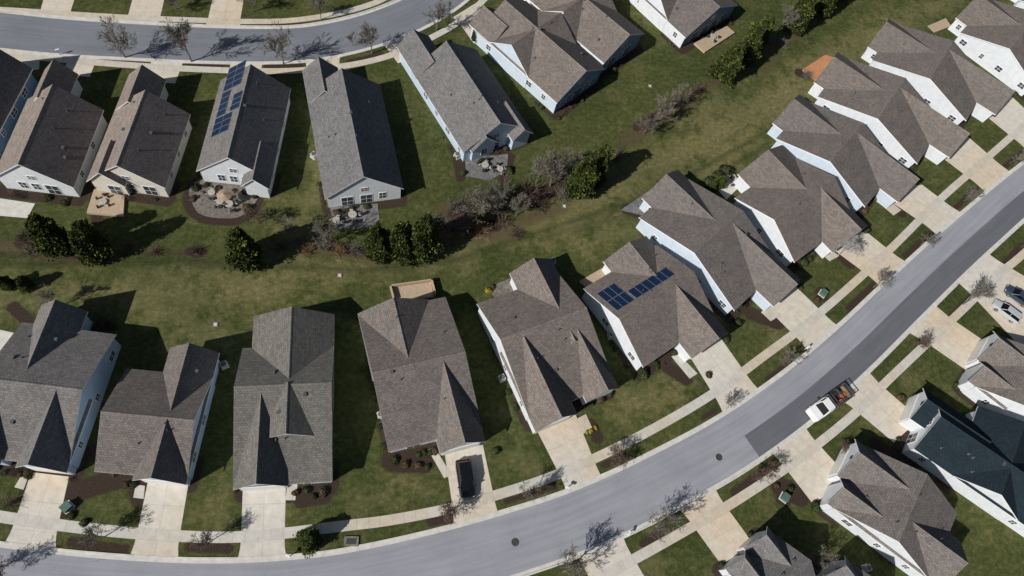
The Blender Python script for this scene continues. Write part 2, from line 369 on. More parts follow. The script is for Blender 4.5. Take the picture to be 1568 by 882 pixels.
    if mul:
        for (w) in WW[:1]:
            a,b=T2(w[0]+.3,w[2]-.5),T2(w[1]-.3,w[2]-.5); mulch.append((a,b,.9)); 
            for k in range(8): shrubspots.append((T2(rg.uniform(w[0]+.3,w[1]-.3),w[2]-rg.uniform(.3,1.1)),rg.uniform(.35,.75)))
            a,b=T2(w[0]-.2,w[2]),T2(w[0]-.2,w[2]+4); mulch.append((a,b,.5))
            for k in range(3): shrubspots.append((T2(w[0]-.3,w[2]+rg.uniform(0,6)),rg.uniform(.3,.6)))
            a,b=T2(w[1]+.2,w[2]),T2(w[1]+.2,w[2]+3); mulch.append((a,b,.5))
    houses.append((E,T2,W,D,WW))
SKYL=noisy('skylight_glass',(.35,.42,.48),(.5,.56,.6),1,.15)
PIPE2=noisy('ac_casing',(.35,.36,.35),(.48,.48,.46),3,.5)
def acunit(p):
    m=MB(); m.box(-.42,.42,-.42,.42,0,.8,PIPE2); m.cyl(0,0,.8,.86,.36,PIPE,n=14)
    m.box(-.5,.5,-.5,.5,0,.06,KERB); o=m.obj('air_conditioner_unit'); o.location=(p.x,p.y,.01); o.rotation_euler[2]=U(0,1)
Ze=3.1
# bottom row
house('gabled_house',(-42,672),(103,722),(178,512),'R',3.3,[(0,1,.03,1,'x',3.6),(.12,.62,.5,1.15,'y',2.8,{'w':'B'}),(.5,1,-.01,.5,'y',3.4,{'g':1}),(.05,.35,.0,.45,'y',2.6)],R_gray,W_lblue)
house('gabled_house',(149,706),(286,738),(336,540),'R',Ze,[(0,1,.02,.8,'x',3.3),(.42,1,.35,1.0,'y',2.8,{'w':'RB'}),(.42,1,-.02,.42,'y',3.2,{'g':1})],R_brown,W_lblue)
house('gabled_house',(357,741),(509,737),(512,481),'R',3.2,[(0,1,.0,.8,'x',3.5,{'ro':.65}),(.1,1,.4,1.0,'y',3.0,{'w':'LRB'}),(0,.55,-.01,.5,'y',3.2,{'g':1}),(.28,.82,.24,.53,'y',2.1,{'dz':1.6})],R_green,W_lblue)
house('gabled_house',(595,692),(745,680),(548,482),'L',Ze,[(0,1,0,1,'x',3.4),(0,.8,.5,1.01,'y',3.0),(.5,1,-.1,.5,'y',3.2,{'g':1})],R_brown,W_white)
house('gabled_house',(820,662),(938,580),(730,465),'L',Ze,[(0,1,.1,1,'x',3.4,{'ro':.6}),(.48,1,.45,1.14,'y',2.7,{'w':'BL'}),(0,.48,0,.6,'y',3.3,{'g':1}),(.62,1.02,.05,.55,'y',2.7)],R_brown,W_white,sky=(1,3.6,1.2))
house('gabled_house',(985,563),(1113,507),(893,442),'L',Ze,[(0,1,0,1,'x',3.3),(.37,.97,.45,1.14,'y',2.2,{'w':'BL'}),(.48,1,-.2,.5,'y',3.2,{'g':1})],R_brown,W_white,solar=[(0,.8,4.2,8.6,12.8,3,2),(0,4.6,12.4,8.6,10.5,6,1)])
house('gabled_house',(1125,476),(1230,428),(975,330),'L',Ze,[(0,1,0,.98,'x',3.5),(.25,1,.45,1.08,'y',2.9,{'w':'BL'}),(.45,1.05,-.17,.5,'y',3.3,{'g':1})],R_brown,W_pale,ws=.92)
house('gabled_house',(1217,402),(1331,335),(1125,303),'L',Ze,[(0,1,0,1,'x',3.3),(.25,1,.45,1.22,'y',2.8,{'w':'BL'}),(.45,1.06,-.17,.5,'y',3.2,{'g':1})],R_brown,W_white,ws=.87)
house('gabled_house',(1325,317),(1412,264),(1188,212),'L',Ze,[(0,1,0,1,'x',3.2),(.2,1,.45,1.12,'y',2.7,{'w':'BL'}),(.45,1.1,-.2,.5,'y',3.1,{'g':1})],R_brown,W_pale,ws=.82)
house('gabled_house',(1405,251),(1493,199),(1252,148),'L',Ze,[(0,1,0,1,'x',3.2),(.2,1,.45,1.1,'y',2.7,{'w':'BL'}),(.45,1.1,-.2,.5,'y',3.1,{'g':1})],R_brown,W_white,ws=.82)
house('gabled_house',(1480,185),(1562,138),(1335,92),'L',Ze,[(0,1,0,1,'x',3.2),(.2,1,.45,1.1,'y',2.7,{'w':'BL'}),(.45,1.1,-.2,.5,'y',3.1,{'g':1})],R_brown,W_white,ws=.82)
house('gabled_house',(1585,135),(1668,88),(1470,50),'L',Ze,[(0,1,0,1,'x',3.2),(.2,1,.45,1.15,'y',2.7,{'w':'BL'}),(.45,1.1,-.2,.5,'y',3.1,{'g':1})],R_brown,W_white,ws=.82)
house('gabled_house',(1690,80),(1770,30),(1560,0),'L',Ze,[(0,1,0,1,'x',3.3),(.2,1,.45,1.15,'y',3.0)],R_brown,W_white,ws=.85)
# top-left row
G1='FLR'
house('gabled_house',(-130,235),(-12,222),(50,105),'R',Ze,[(0,1,0,1,'y',4.5)],R_gray,W_blue,win=G1)
house('gabled_house',(-12,272),(107,302),(42,152),'L',Ze,[(0,1,0,1.0,'y',4.5),(.05,.5,.9,1.42,'y',2.8)],R_warm,W_white,win=G1)
house('gabled_house',(132,278),(248,303),(180,158),'L',Ze,[(0,1,.05,1.0,'y',4.3),(.0,.52,.9,1.4,'y',2.8),(.0,.5,0,.4,'y',2.9,{'w':'F'})],R_warm,W_cream,win=G1)
house('gabled_house',(300,262),(417,268),(338,122),'L',Ze,[(0,1,0,1.0,'y',4.5,{'w':'FLR'}),(.62,1,-.1,.3,'y',2.2,{'w':'F'})],R_gray,W_white,win=G1,solar=[(0,5.5,9,1.2,4.2,3,2),(0,9.2,14,1.2,2.8,4,1),(0,9.2,12.5,3.6,5.2,3,1),(0,14.2,19,1.2,4.4,4,2)])
house('gabled_house',(497,305),(619,292),(469,145),'L',Ze,[(0,1,0,1.03,'y',4.7),(0,.48,.9,1.25,'y',2.9)],R_gray,W_white,win=G1)
house('gabled_house',(712,238),(817,205),(630,108),'L',Ze,[(0,1,.03,1.0,'y',4.4),(0,.5,.9,1.3,'y',2.8),(.68,1.0,-.04,.3,'y',2.0,{'w':'F'}),(.1,.5,0,.3,'y',2.6,{'w':'F'})],R_gray,W_lblue,win=G1)
house('gabled_house',(853,158),(935,113),(730,48),'L',3.4,[(0,1,0,1,'y',3.7),(-.0,1,.35,.85,'x',3.5),(.0,.5,.8,1.1,'y',2.6)],R_brown,W_pale,wcol2={0:W_blue},win=G1)
house('gabled_house',(925,97),(985,50),(820,8),'L',3.4,[(0,1,0,1.2,'y',3.3),(-.0,1,.4,.9,'x',3.2)],R_brown,W_white,wcol2={0:W_blue},win=G1)
house('gabled_house',(1050,58),(1135,12),(960,-25),'L',3.2,[(0,1,0,1.2,'y',3.5),(0,1,.3,.8,'x',3.3)],R_brown,W_white,wcol2={0:W_blue},win=G1)
# lower right
house('gabled_house',(1352,703),(1262,768),(1425,890),'R',3.3,[(0,1,.08,1,'x',3.7),(0,.6,.0,.5,'y',3.2,{'g':1}),(.3,1,.5,1.1,'y',3.2),(.6,1,.03,.5,'y',2.5)],R_mid,W_white,win='LRFB')
house('gabled_house',(1455,622),(1380,674),(1580,812),'R',3.4,[(0,1,.1,1.2,'y',3.4),(0,.6,.0,.5,'y',2.3,{'g':1}),(-.3,1,.4,.9,'x',3.0)],R_navy,W_white,win='LRFB')
house('gabled_house',(1552,530),(1480,582),(1600,675),'R',3.3,[(0,1,.1,1,'x',3.6),(0,.6,.0,.5,'y',3.0,{'g':1}),(.6,1,.02,.5,'y',2.4)],R_mid,W_white,win='LRFB')
house('gabled_house',(1188,822),(1108,868),(1190,975),'R',3.3,[(0,1,.1,1,'x',3.7),(0.0,.55,.0,.5,'y',3.0,{'g':1}),(.55,1,.03,.5,'y',2.8)],R_gray,W_white,win='LRFB')
house('gabled_house',(1310,872),(1232,908),(1300,1000),'R',3.3,[(0,1,.1,1,'x',3.7),(0,.6,.0,.5,'y',3.0,{'g':1})],R_gray,W_white,win='LRFB')
for p in [(768,580),(845,402),(481,240),(583,636),(880,480),(1118,452),(935,515),(344,560),(700,240),(840,160),(150,610),(1325,870)]: acunit(g(*p))
# ---------------- patios, decks -------------------------------------------------
def slab(name,px,mat,h=.06):
    P=[g(*p) for p in px]
    m=MB(); m.add([(p.x,p.y,h) for p in P][::-1],mat)
    for i in range(len(P)):
        a,b=P[i],P[(i+1)%len(P)]; m.add([(a.x,a.y,0),(b.x,b.y,0),(b.x,b.y,h),(a.x,a.y,h)],mat)
    return m.obj(name)
slab('patio',[(0,304),(54,312),(42,334),(-6,330)],KERB); slab('deck',[(146,290),(192,302),(190,333),(134,328)],DECK,.4)
slab('patio',[(505,318),(578,312),(582,342),(560,350),(515,350)],GSTONE); slab('patio',[(712,242),(778,236),(776,262),(750,276),(714,270)],GSTONE)
slab('deck',[(1062,68),(1112,42),(1124,52),(1078,82)],DECK,.4); slab('deck',[(1228,108),(1262,86),(1282,92),(1250,126)],ODECK,.4)
slab('patio',[(598,442),(660,433),(664,455),(606,462)],DECK,.2); slab('patio',[(886,432),(924,410),(936,430),(905,447)],DECK,.3)
slab('patio',[(950,322),(1012,280),(1036,285),(985,330)],GSTONE); slab('patio',[(1092,282),(1122,262),(1134,284),(1112,306)],KERB)
slab('patio',[(745,442),(785,424),(792,446),(760,458)],STONE); slab('patio',[(1420,40),(1448,28),(1456,40),(1430,50)],DECK)
slab('patio',[(0,505),(22,510),(14,545),(-10,540)],KERB)
c=g(342,303); m=MB(); pts=[(c.x+math.cos(a)*(4.9+.5*math.sin(3*a)),c.y+math.sin(a)*(4.0+.4*math.cos(2*a)),.07) for a in [i*math.pi/18 for i in range(36)]]
m.add(pts,STONE); m.obj('patio')
mulch.append((c+Vector((-1,0,0)),c+Vector((1,0,0)),4.9))
CLOTH=noisy('umbrella_cloth',(.28,.2,.14),(.36,.27,.19),2,.8); DKM=noisy('dark_metal',(.03,.03,.03),(.06,.06,.06),2,.5); CUSH=noisy('cushion',(.3,.28,.25),(.5,.47,.42),2,.9)
def furniture(p,s=1,umb=False):
    m=MB(); m.cyl(0,0,.68,.73,.65,CUSH,n=16); m.cyl(0,0,0,.68,.05,DKM,n=6)
    for k in range(4):
        a=k*math.pi/2+.4; cx,cy=1.05*math.cos(a),1.05*math.sin(a)
        m.box(cx-.25,cx+.25,cy-.25,cy+.25,.38,.46,CUSH)
        bx,by=cx+.25*math.cos(a),cy+.25*math.sin(a); m.box(bx-.2,bx+.2,by-.2,by+.2,.46,.95,DKM)
        for dx in (-.22,.22):
            for dy in (-.22,.22): m.cyl(cx+dx,cy+dy,0,.38,.02,DKM,n=5)
    o=m.obj('patio_table_set'); o.location=(p.x,p.y,.08); o.rotation_euler[2]=U(0,1.5); o.scale=(s,s,s)
    if umb:
        m=MB(); m.cyl(0,0,0,2.5,.03,DKM,n=6); m.cyl(0,0,2.1,2.6,1.1,CLOTH,.03,n=8); o=m.obj('patio_umbrella'); o.location=(p.x+.9,p.y+.2,.08)
for a in [(325,298),(352,316),(540,332),(742,256),(765,262),(1010,290),(1112,280),(160,312),(1090,60),(515,340)]: furniture(g(*a),U(.8,1))
furniture(g(338,312),.8,True)
m=MB(); 
for a,b in (((598,441),(661,432)),((661,432),(666,452)),((598,441),(603,460))):
    A,B=g(*a),g(*b); d=(B-A).normalized()*.1; n=Vector((-d.y,d.x,0))
    P=[A-d-n,B+d-n,B+d+n,A-d+n]; m.add([(p.x,p.y,1.0) for p in P],DECK)
    for i in range(4): p,q=P[i],P[(i+1)%4]; m.add([(p.x,p.y,0),(q.x,q.y,0),(q.x,q.y,1.0),(p.x,p.y,1.0)],DECK)
m.obj('garden_wall')
# ---------------- vegetation ----------------------------------------------------
def tube(mb,p,q,r0,r1,mat,n=4):
    d=(q-p).normalized(); u=d.orthogonal().normalized(); w=d.cross(u)
    A=[p+(u*math.cos(2*math.pi*i/n)+w*math.sin(2*math.pi*i/n))*r0 for i in range(n)]
    B=[q+(u*math.cos(2*math.pi*i/n)+w*math.sin(2*math.pi*i/n))*r1 for i in range(n)]
    for i in range(n): j=(i+1)%n; mb.add([A[i],A[j],B[j],B[i]],mat)
def baretree(seed,H,mat,nk=(9,6,5,4),spread=.7,rmin=.02,trunk=.25):
    rg=random.Random(seed); mb=MB()
    def br(p,d,L,r,lv):
        segs=3 if lv==0 else 2; pts=[p]; dd=d.copy()
        for s in range(segs):
            dd=(dd+Vector((rg.gauss(0,.12),rg.gauss(0,.12),rg.gauss(.08,.06)))*(1 if lv else .3)).normalized(); pts.append(pts[-1]+dd*L/segs)
        for s in range(segs):
            f0,f1=1-.7*s/segs,1-.7*(s+1)/segs; tube(mb,pts[s],pts[s+1],max(r*f0,rmin),max(r*f1,rmin*.8),mat,5 if lv<2 else 3)
        if lv>=len(nk): return
        for k in range(nk[lv]):
            t=rg.uniform(trunk if lv==0 else .25,1)
            if k==0: t=1
            ii=min(int(t*segs),segs-1); q=pts[ii].lerp(pts[ii+1],t*segs-ii)
            a=rg.uniform(0,6.28)+k*2.4; side=dd.orthogonal().normalized(); side=Matrix.Rotation(a,3,dd)@side
            nd=(dd*(1-spread*.55)+side*spread*rg.uniform(.6,1)+Vector((0,0,.12))).normalized()
            br(q,nd,L*rg.uniform(.44,.66)*(1.0 if lv else (1.2-.35*t)),r*.5,lv+1)
    br(Vector((0,0,0)),Vector((0,0,1)),H*.62,H*.02,0)
    return mb.mesh('bare_tree')
BT=[baretree(s,5.5,BARK) for s in (1,2,3)]; BTR=[baretree(s,5,BARKR,spread=.85) for s in (4,5)]
BTW=baretree(8,4.5,BLOSS,spread=.9)
def shrubmesh(seed,mat):
    rg=random.Random(seed); mb=MB()
    for k in range(85):
        a=rg.uniform(0,6.28); e=rg.uniform(.25,1.5); L=rg.uniform(.6,1.3)
        p=Vector((rg.gauss(0,.35),rg.gauss(0,.35),0)); d=Vector((math.cos(a)*math.cos(e),math.sin(a)*math.cos(e),math.sin(e)))
        q=p+d*L; tube(mb,p,q,.02,.012,mat,3)
        for j in range(3):
            d2=(d+Vector((rg.gauss(0,.5),rg.gauss(0,.5),rg.gauss(.1,.3)))).normalized(); s=p.lerp(q,rg.uniform(.4,1)); tube(mb,s,s+d2*rg.uniform(.2,.5),.014,.009,mat,3)
    return mb.mesh('bare_shrub')
SB={'g':[shrubmesh(1,BARK)],'r':[shrubmesh(2,BARKR),shrubmesh(3,BARKR)],'o':[shrubmesh(4,BARKO)]}
def leafball(seed,mat,n=420,flat=.85,ls=.11):
    rg=random.Random(seed); mb=MB(); lumps=[(Vector((rg.gauss(0,1),rg.gauss(0,1),rg.gauss(0,1))).normalized(),rg.uniform(.1,.3)) for _ in range(7)]
    for k in range(n):
        d=Vector((rg.gauss(0,1),rg.gauss(0,1),abs(rg.gauss(0,1)))).normalized()
        r=(.72+sum(h*max(0,d.dot(l))**6 for l,h in lumps))*rg.uniform(.72,1.02)
        p=Vector((d.x*r,d.y*r,d.z*r*flat+.05)); u=Vector((rg.gauss(0,1),rg.gauss(0,1),rg.gauss(0,1))).normalized(); w=u.cross(d+Vector((.01,0,0))).normalized()
        u=(w.cross(d)+u*.5).normalized(); s=ls*rg.uniform(.6,1.4); mb.add([p-u*s-w*s*.6,p+u*s-w*s*.5,p+u*s*.8+w*s*.6,p-u*s*.7+w*s*.7],mat)
    return mb.mesh('shrub')
LB={'g':[leafball(1,L_shrub),leafball(2,L_shrub)],'b':[leafball(3,L_brown)],'y':[leafball(4,L_yel)]}
def evergreen(seed,mat):
    rg=random.Random(seed); mb=MB(); H=6.5; R=2.1
    tops=[(0,0,1)]+[(rg.uniform(-1,1),rg.uniform(-1,1),rg.uniform(.7,.94)) for _ in range(4)]
    tube(mb,Vector((0,0,0)),Vector((0,0,H*.8)),.18,.04,BARK,6)
    for ti,(ox,oy,hs) in enumerate(tops):
        Rr=R*(.98 if ti==0 else .68); Hh=H*hs
        lump=[(rg.uniform(0,6.28),rg.uniform(.05,.9),rg.uniform(.14,.4)) for _ in range(26)]
        for k in range(3600 if ti==0 else 1700):
            t=rg.random()*.98; a=rg.uniform(0,6.28)
            prof=(1-t)**.48*(min(1,.6+t*3.0)); f=.78
            for la,lt,lh in lump:
                da=math.atan2(math.sin(a-la),math.cos(a-la)); f+=lh*math.exp(-(da/.42)**2-((t-lt)/.07)**2)
            r=Rr*prof*f*(rg.random()**.33)
            p=Vector((ox+math.cos(a)*r,oy+math.sin(a)*r,.25+t*Hh*(.95+.12*(f-.8))))
            out=Vector((math.cos(a),math.sin(a),.5)).normalized()
            u=(out+Vector((rg.gauss(0,.5),rg.gauss(0,.5),rg.gauss(0,.5)))).normalized(); w=u.cross(Vector((rg.gauss(0,1),rg.gauss(0,1),rg.gauss(0,1)))).normalized()
            s=rg.uniform(.12,.27); mb.add([p-w*s*.5,p+u*s,p+w*s*.5,p-u*s*.6],mat)
    return mb.mesh('evergreen_tree')
EV=[evergreen(s,L_ever) for s in (1,2,3)]
for x,y,s,r in [(97,384,1.5,1.2),(155,390,1.4,1.15),(380,405,1.55,1.3),(576,392,1.35,1.1),(611,391,1.5,1.1),(648,387,1.7,1.25),(880,294,1.5,1.25),(906,274,1.45,1.2),(1106,118,1.35,1.25),(1130,98,1.5,1.35),(1150,76,1.35,1.25),(1208,42,1.35,1.3),(1250,16,1.4,1.4),(1280,-8,1.3,1.4),(12,440,.45,.5),(45,440,.5,.5),(478,828,.6,.8),(727,62,.6,.45),(1100,285,.45,.6),(1085,292,.4,.55)]:
    inst('evergreen_tree',random.choice(EV),g(x,y),U(0,6),r,s)
for x,y,s in [(192,88,1.25),(293,94,1.4),(434,98,1.2),(570,82,1.2),(668,46,1.35),(1474,466,1.0),(1563,378,.95),(1398,528,.75),(1337,440,.7),(1410,374,.65),(1476,308,.65),(1198,555,.7),(942,702,.8),(802,760,.8),(680,790,.85),(318,832,.75),(186,708,.6),(160,822,.75),(1004,806,1.0),(862,876,1.1),(1157,724,.8),(398,340,.9),(722,335,1.3),(842,285,1.35),(1190,50,1.1),(388,18,1.0),(492,30,.9),(270,14,.85),(1240,858,.9),(1546,250,.6),(90,470,.7),(825,38,.6),(1112,618,.5),(1500,560,.6),(1290,690,.6),(700,350,1),(1000,190,1),(1030,165,.9),(5,868,.8),(760,315,1.1),(500,374,1),(540,70,.5),(740,330,1.1),(865,268,1.1),(825,272,1.0),(790,330,.9),(985,205,.9),(445,360,.7)]:
    inst('bare_tree',random.choice(BT if (y<120 or (x+y)%3) else BTR),g(x,y),U(0,6),s*U(.92,1.08))
inst('bare_tree',BTW,g(1282,392),1,1.1)
for x,y,s,k in [(810,300,1.7,'r'),(825,312,1.3,'r'),(790,360,1.1,'r'),(735,354,1.3,'o'),(715,347,1.2,'o'),(690,345,1.1,'g'),(668,340,1.1,'g'),(760,300,1.3,'g'),(985,192,1.5,'r'),(1008,178,1.1,'g'),(1032,160,1.2,'r'),(1068,138,1.2,'r'),(498,375,1.3,'g'),(520,385,1.1,'o'),(545,385,1.1,'g'),(300,385,.9,'r'),(238,388,.9,'r'),(197,378,.8,'r'),(38,365,1.0,'r'),(50,385,.9,'g'),(862,300,1.2,'g'),(945,240,1.1,'r'),(430,380,1,'r'),(160,498,1.0,'r'),(1180,62,1.3,'g'),(870,262,1.2,'g'),(700,322,1.5,'g'),(735,318,1.4,'g'),(850,270,1.5,'g'),(20,770,.9,'r'),(1195,68,1.1,'g'),(1235,118,1,'g'),(770,340,1.1,'r'),(680,365,1,'o'),(650,362,1,'r'),(470,385,1,'o'),(455,370,.9,'g')]:
    inst('bare_shrub',random.choice(SB[k]),g(x,y),U(0,6),s*U(.9,1.1))
for x,y,s,k in [(905,660,.5,'y'),(912,655,.45,'y'),(899,662,.4,'y'),(748,445,.6,'y'),(755,440,.5,'b'),(1100,270,1.5,'g'),(1112,262,1.4,'g'),(1088,278,1.3,'g'),(985,572,1,'g'),(1130,495,.9,'g'),(1325,352,1.1,'g'),(1232,402,1,'g'),(1405,278,.9,'g'),(1225,440,.7,'g'),(1265,770,.9,'g'),(1248,775,.9,'g'),(1250,460,.7,'b'),(860,640,.8,'b'),(760,690,.6,'g'),(1112,520,.9,'g'),(932,600,.9,'g'),(918,612,.7,'b'),(160,300,.6,'g'),(390,300,.8,'g'),(300,288,.8,'g'),(295,305,.7,'b'),(378,318,.8,'b'),(710,265,.7,'g'),(780,262,.9,'g'),(1478,640,.8,'g'),(1380,610,.8,'b'),(1305,720,.7,'g'),(1395,650,.8,'g'),(1210,748,.7,'g'),(1190,745,.6,'b'),(1085,575,.6,'b'),(110,790,.6,'g'),(130,800,.6,'g'),(605,705,.7,'g'),(620,712,.6,'b'),(640,712,.6,'b'),(655,715,.5,'g'),(175,722,.8,'b'),(495,755,.8,'b'),(480,760,.6,'g'),(1465,590,.7,'g'),(1430,745,.8,'b')]:
    inst('shrub',random.choice(LB[k]),g(x,y),U(0,6),s*U(.9,1.15))
for p,s in shrubspots:
    if any(inpoly(p,P) for P in drp): continue
    k=random.choice('ggbr')
    if k=='r': inst('bare_shrub',random.choice(SB['r']),p,U(0,6),s*.8)
    else: inst('shrub',random.choice(LB[k]),p,U(0,6),s)
# ---------------- vehicles -------------------------------------------------------
def paint(name,c,r=.28,coat=.6):
    m,nt,b=mk(name); f=noise(nt,coord(nt),2,2); nt.links.new(ramp(nt,f,[(.3,sc3(c,.94)),(.7,c)]),b.inputs['Base Color'])
    b.inputs['Roughness'].default_value=r; b.inputs['Coat Weight'].default_value=coat; b.inputs['Coat Roughness'].default_value=.06; return m
P_black=paint('paint_black',(.006,.0065,.008),.3,.25); P_silver=paint('paint_silver',(.42,.44,.46)); P_blue=paint('paint_darkblue',(.03,.05,.08)); P_white=paint('paint_white',(.78,.78,.77))
TYRE=noisy('tyre',(.015,.015,.015),(.03,.03,.03),5,.9); RIM=noisy('rim',(.3,.3,.3),(.45,.45,.45),3,.3,metal=.8); LAMPR=noisy('tail_lamp',(.3,.01,.01),(.4,.02,.02),3,.3); LAMPW=noisy('head_lamp',(.6,.6,.6),(.8,.8,.8),3,.2)
def loft(mb,st,mat,capmat=None):
    rings=[]
    for x,w,zb,zt,c in st:
        rings.append([(x,-w*.94,zb),(x,-w,zb+(zt-zb)*.35),(x,-w*.98,zt-(zt-zb)*.18),(x,-w*c,zt-.02),(x,-w*c*.5,zt+.02),(x,w*c*.5,zt+.02),(x,w*c,zt-.02),(x,w*.98,zt-(zt-zb)*.18),(x,w,zb+(zt-zb)*.35),(x,w*.94,zb)])
    for a,b in zip(rings,rings[1:]):
        for i in range(9): mb.add([a[i],b[i],b[i+1],a[i+1]],mat)
        mb.add([a[9],b[9],b[0],a[0]],mat)
    mb.add(rings[0],capmat or mat); mb.add(rings[-1][::-1],capmat or mat)
def wheels(mb,xs,w,r=.35):
    for x in xs:
        for s in (-1,1):
            y0,y1=(s*w-.12,s*w+.1) if s>0 else (s*w-.1,s*w+.12)
            mb.cyl(x,r,y0,y1,r,TYRE,n=18,ax='y'); mb.cyl(x,r,(y1 if s>0 else y0-.01),(y1+.01 if s>0 else y0),r*.6,RIM,n=12,ax='y')
def car(name,p,heading,pm,L=4.8,W=1.9,H=1.62):
    E=empty(name,(p.x,p.y,.02),heading); b=MB(); h=W/2; k=L/4.8
    loft(b,[(-2.4*k,h*.80,.35,.80,.8),(-2.3*k,h*.93,.28,1.0,.84),(-1.6*k,h,.24,1.04,.88),(0,h,.22,1.03,.9),(.95*k,h*.99,.22,1.02,.88),(1.2*k,h*.98,.22,.99,.86),(2.0*k,h*.93,.26,.88,.84),(2.3*k,h*.82,.3,.76,.8),(2.4*k,h*.7,.38,.62,.8)],pm)
    o=b.obj('body',E)
    for q in o.data.polygons: q.use_smooth=True
    gl=MB(); zb=1.0; zt=H-.05
    lo=[(-2.2*k,-h*.86),(1.25*k,-h*.86),(1.25*k,h*.86),(-2.2*k,h*.86)]; hi=[(-1.9*k,-h*.68),(.42*k,-h*.68),(.42*k,h*.68),(-1.9*k,h*.68)]
    for i in range(4):
        j=(i+1)%4; gl.add([(*lo[i],zb),(*lo[j],zb),(*hi[j],zt),(*hi[i],zt)],CGLASS)
    gl.obj('windows',E)
    r=MB(); r.add([(x,y,zt) for x,y in hi],pm)
    e=[(-1.86*k,-h*.6),(.36*k,-h*.6),(.36*k,h*.6),(-1.86*k,h*.6)]
    r.add([(x,y,H) for x,y in e],pm)
    for i in range(4): j=(i+1)%4; r.add([(*hi[i],zt),(*hi[j],zt),(*e[j],H),(*e[i],H)],pm)
    for i in range(4):
        tube(r,Vector((*lo[i],zb)),Vector((*hi[i],zt)),.05,.045,pm,5)
    for sy in (-1,1): tube(r,Vector((-.5*k,sy*h*.87,zb)),Vector((-.5*k,sy*h*.69,zt)),.05,.045,pm,5); r.box(.95*k,1.1*k,sy*h*1.08-.09,sy*h*1.08+.09,.98,1.12,pm)
    r.obj('roof_panel',E)
    w=MB(); wheels(w,(-1.42*k,1.42*k),h-.12); w.obj('wheels',E)
    l=MB()
    for sy in (-1,1): l.box(2.2*k,2.36*k,sy*h*.62-.16,sy*h*.62+.16,.62,.74,LAMPW); l.box(-2.41*k,-2.3*k,sy*h*.68-.12,sy*h*.68+.12,.75,.95,LAMPR)
    l.box(-2.42*k,-2.38*k,-.3,.3,.55,.7,TRIM); l.obj('lamps',E)
    return E
def hd(a,b): v=g(*b)-g(*a); return math.atan2(v.y,v.x)
car('parked_car',g(712,734),hd((706,700),(715,760)),P_black,5.1,2.15,1.7)
car('parked_car',g(1537,479),hd((1560,494),(1520,464)),P_silver,5.0)
car('parked_car',g(1555,456),hd((1580,472),(1535,440)),P_blue,4.9)
ORANGE=noisy('orange_tool',(.30,.08,.03),(.38,.12,.05),3,.6); WOOD=noisy('lumber',(.2,.14,.09),(.3,.22,.15),3,.8)
p=g(1264,620); E=empty('pickup_truck',(p.x,p.y,.02),hd((1294,598),(1232,642))); E.scale=(1.3,1.2,1.15)
b=MB(); loft(b,[(.1,.98,.35,1.15,.9),(.3,1.0,.3,1.18,.92),(1.5,1.0,.3,1.17,.92),(1.75,.99,.32,1.12,.9),(2.7,.97,.35,1.05,.88),(3.0,.9,.4,.95,.86),(3.08,.8,.45,.8,.85)],P_white); b.obj('cab_body',E)
b=MB(); lo=[(.12,-.86),(1.85,-.86),(1.85,.86),(.12,.86)]; hi=[(.3,-.7),(1.15,-.7),(1.15,.7),(.3,.7)]
for i in range(4): j=(i+1)%4; b.add([(*lo[i],1.15),(*lo[j],1.15),(*hi[j],1.78),(*hi[i],1.78)],CGLASS)
b.obj('windows',E)
b=MB(); b.box(.26,1.2,-.72,.72,1.77,1.86,P_white)
for i in range(4): tube(b,Vector((*lo[i],1.15)),Vector((*hi[i],1.8)),.055,.05,P_white,5)
for sy in (-1,1): b.box(1.5,1.62,sy*1.12-.1,sy*1.12+.1,1.1,1.3,DKM)
b.obj('cab_roof',E)
b=MB(); b.box(-3.1,.05,-1.0,1.0,.55,.72,DKM); b.box(-3.1,.05,-1.02,-.94,.5,1.2,DKM); b.box(-3.1,.05,.94,1.02,.5,1.2,DKM); b.box(-3.15,-3.08,-1.0,1.0,.5,1.15,DKM); b.box(-.02,.06,-.94,.94,.6,1.5,DKM)
for x in (-2.9,-1.4,0): b.box(x-.04,x+.04,-.98,.98,1.75,1.82,RIM); b.box(x-.04,x+.04,-1.0,-.93,1.2,1.8,RIM); b.box(x-.04,x+.04,.93,1.0,1.2,1.8,RIM)
b.obj('bed',E)
b=MB(); b.box(-.9,-.2,-.9,.9,.72,1.3,DKM); b.box(-2.5,-1.9,-.1,.4,.72,1.25,ORANGE); b.box(-2.0,-1.1,-.85,-.35,.72,1.2,TYRE); b.box(-2.95,-2.65,-.8,.8,.72,1.1,WOOD); b.cyl(-1.3,.55,.72,1.3,.22,ORANGE,n=12); b.box(-2.9,0,.55,.6,1.83,1.88,RIM); b.box(-2.9,0,.85,.9,1.83,1.88,RIM)
for k in range(8): b.box(-2.8+k*.36,-2.75+k*.36,.6,.85,1.84,1.87,RIM)
b.obj('cargo',E)
b=MB(); wheels(b,(-2.1,2.1),.88,.39); b.obj('wheels',E)
b=MB()
for sy in (-1,1): b.box(2.95,3.1,sy*.68-.16,sy*.68+.16,.72,.88,LAMPW); b.box(-3.17,-3.1,sy*.85-.1,sy*.85+.1,.8,1.05,LAMPR)
b.obj('lamps',E)
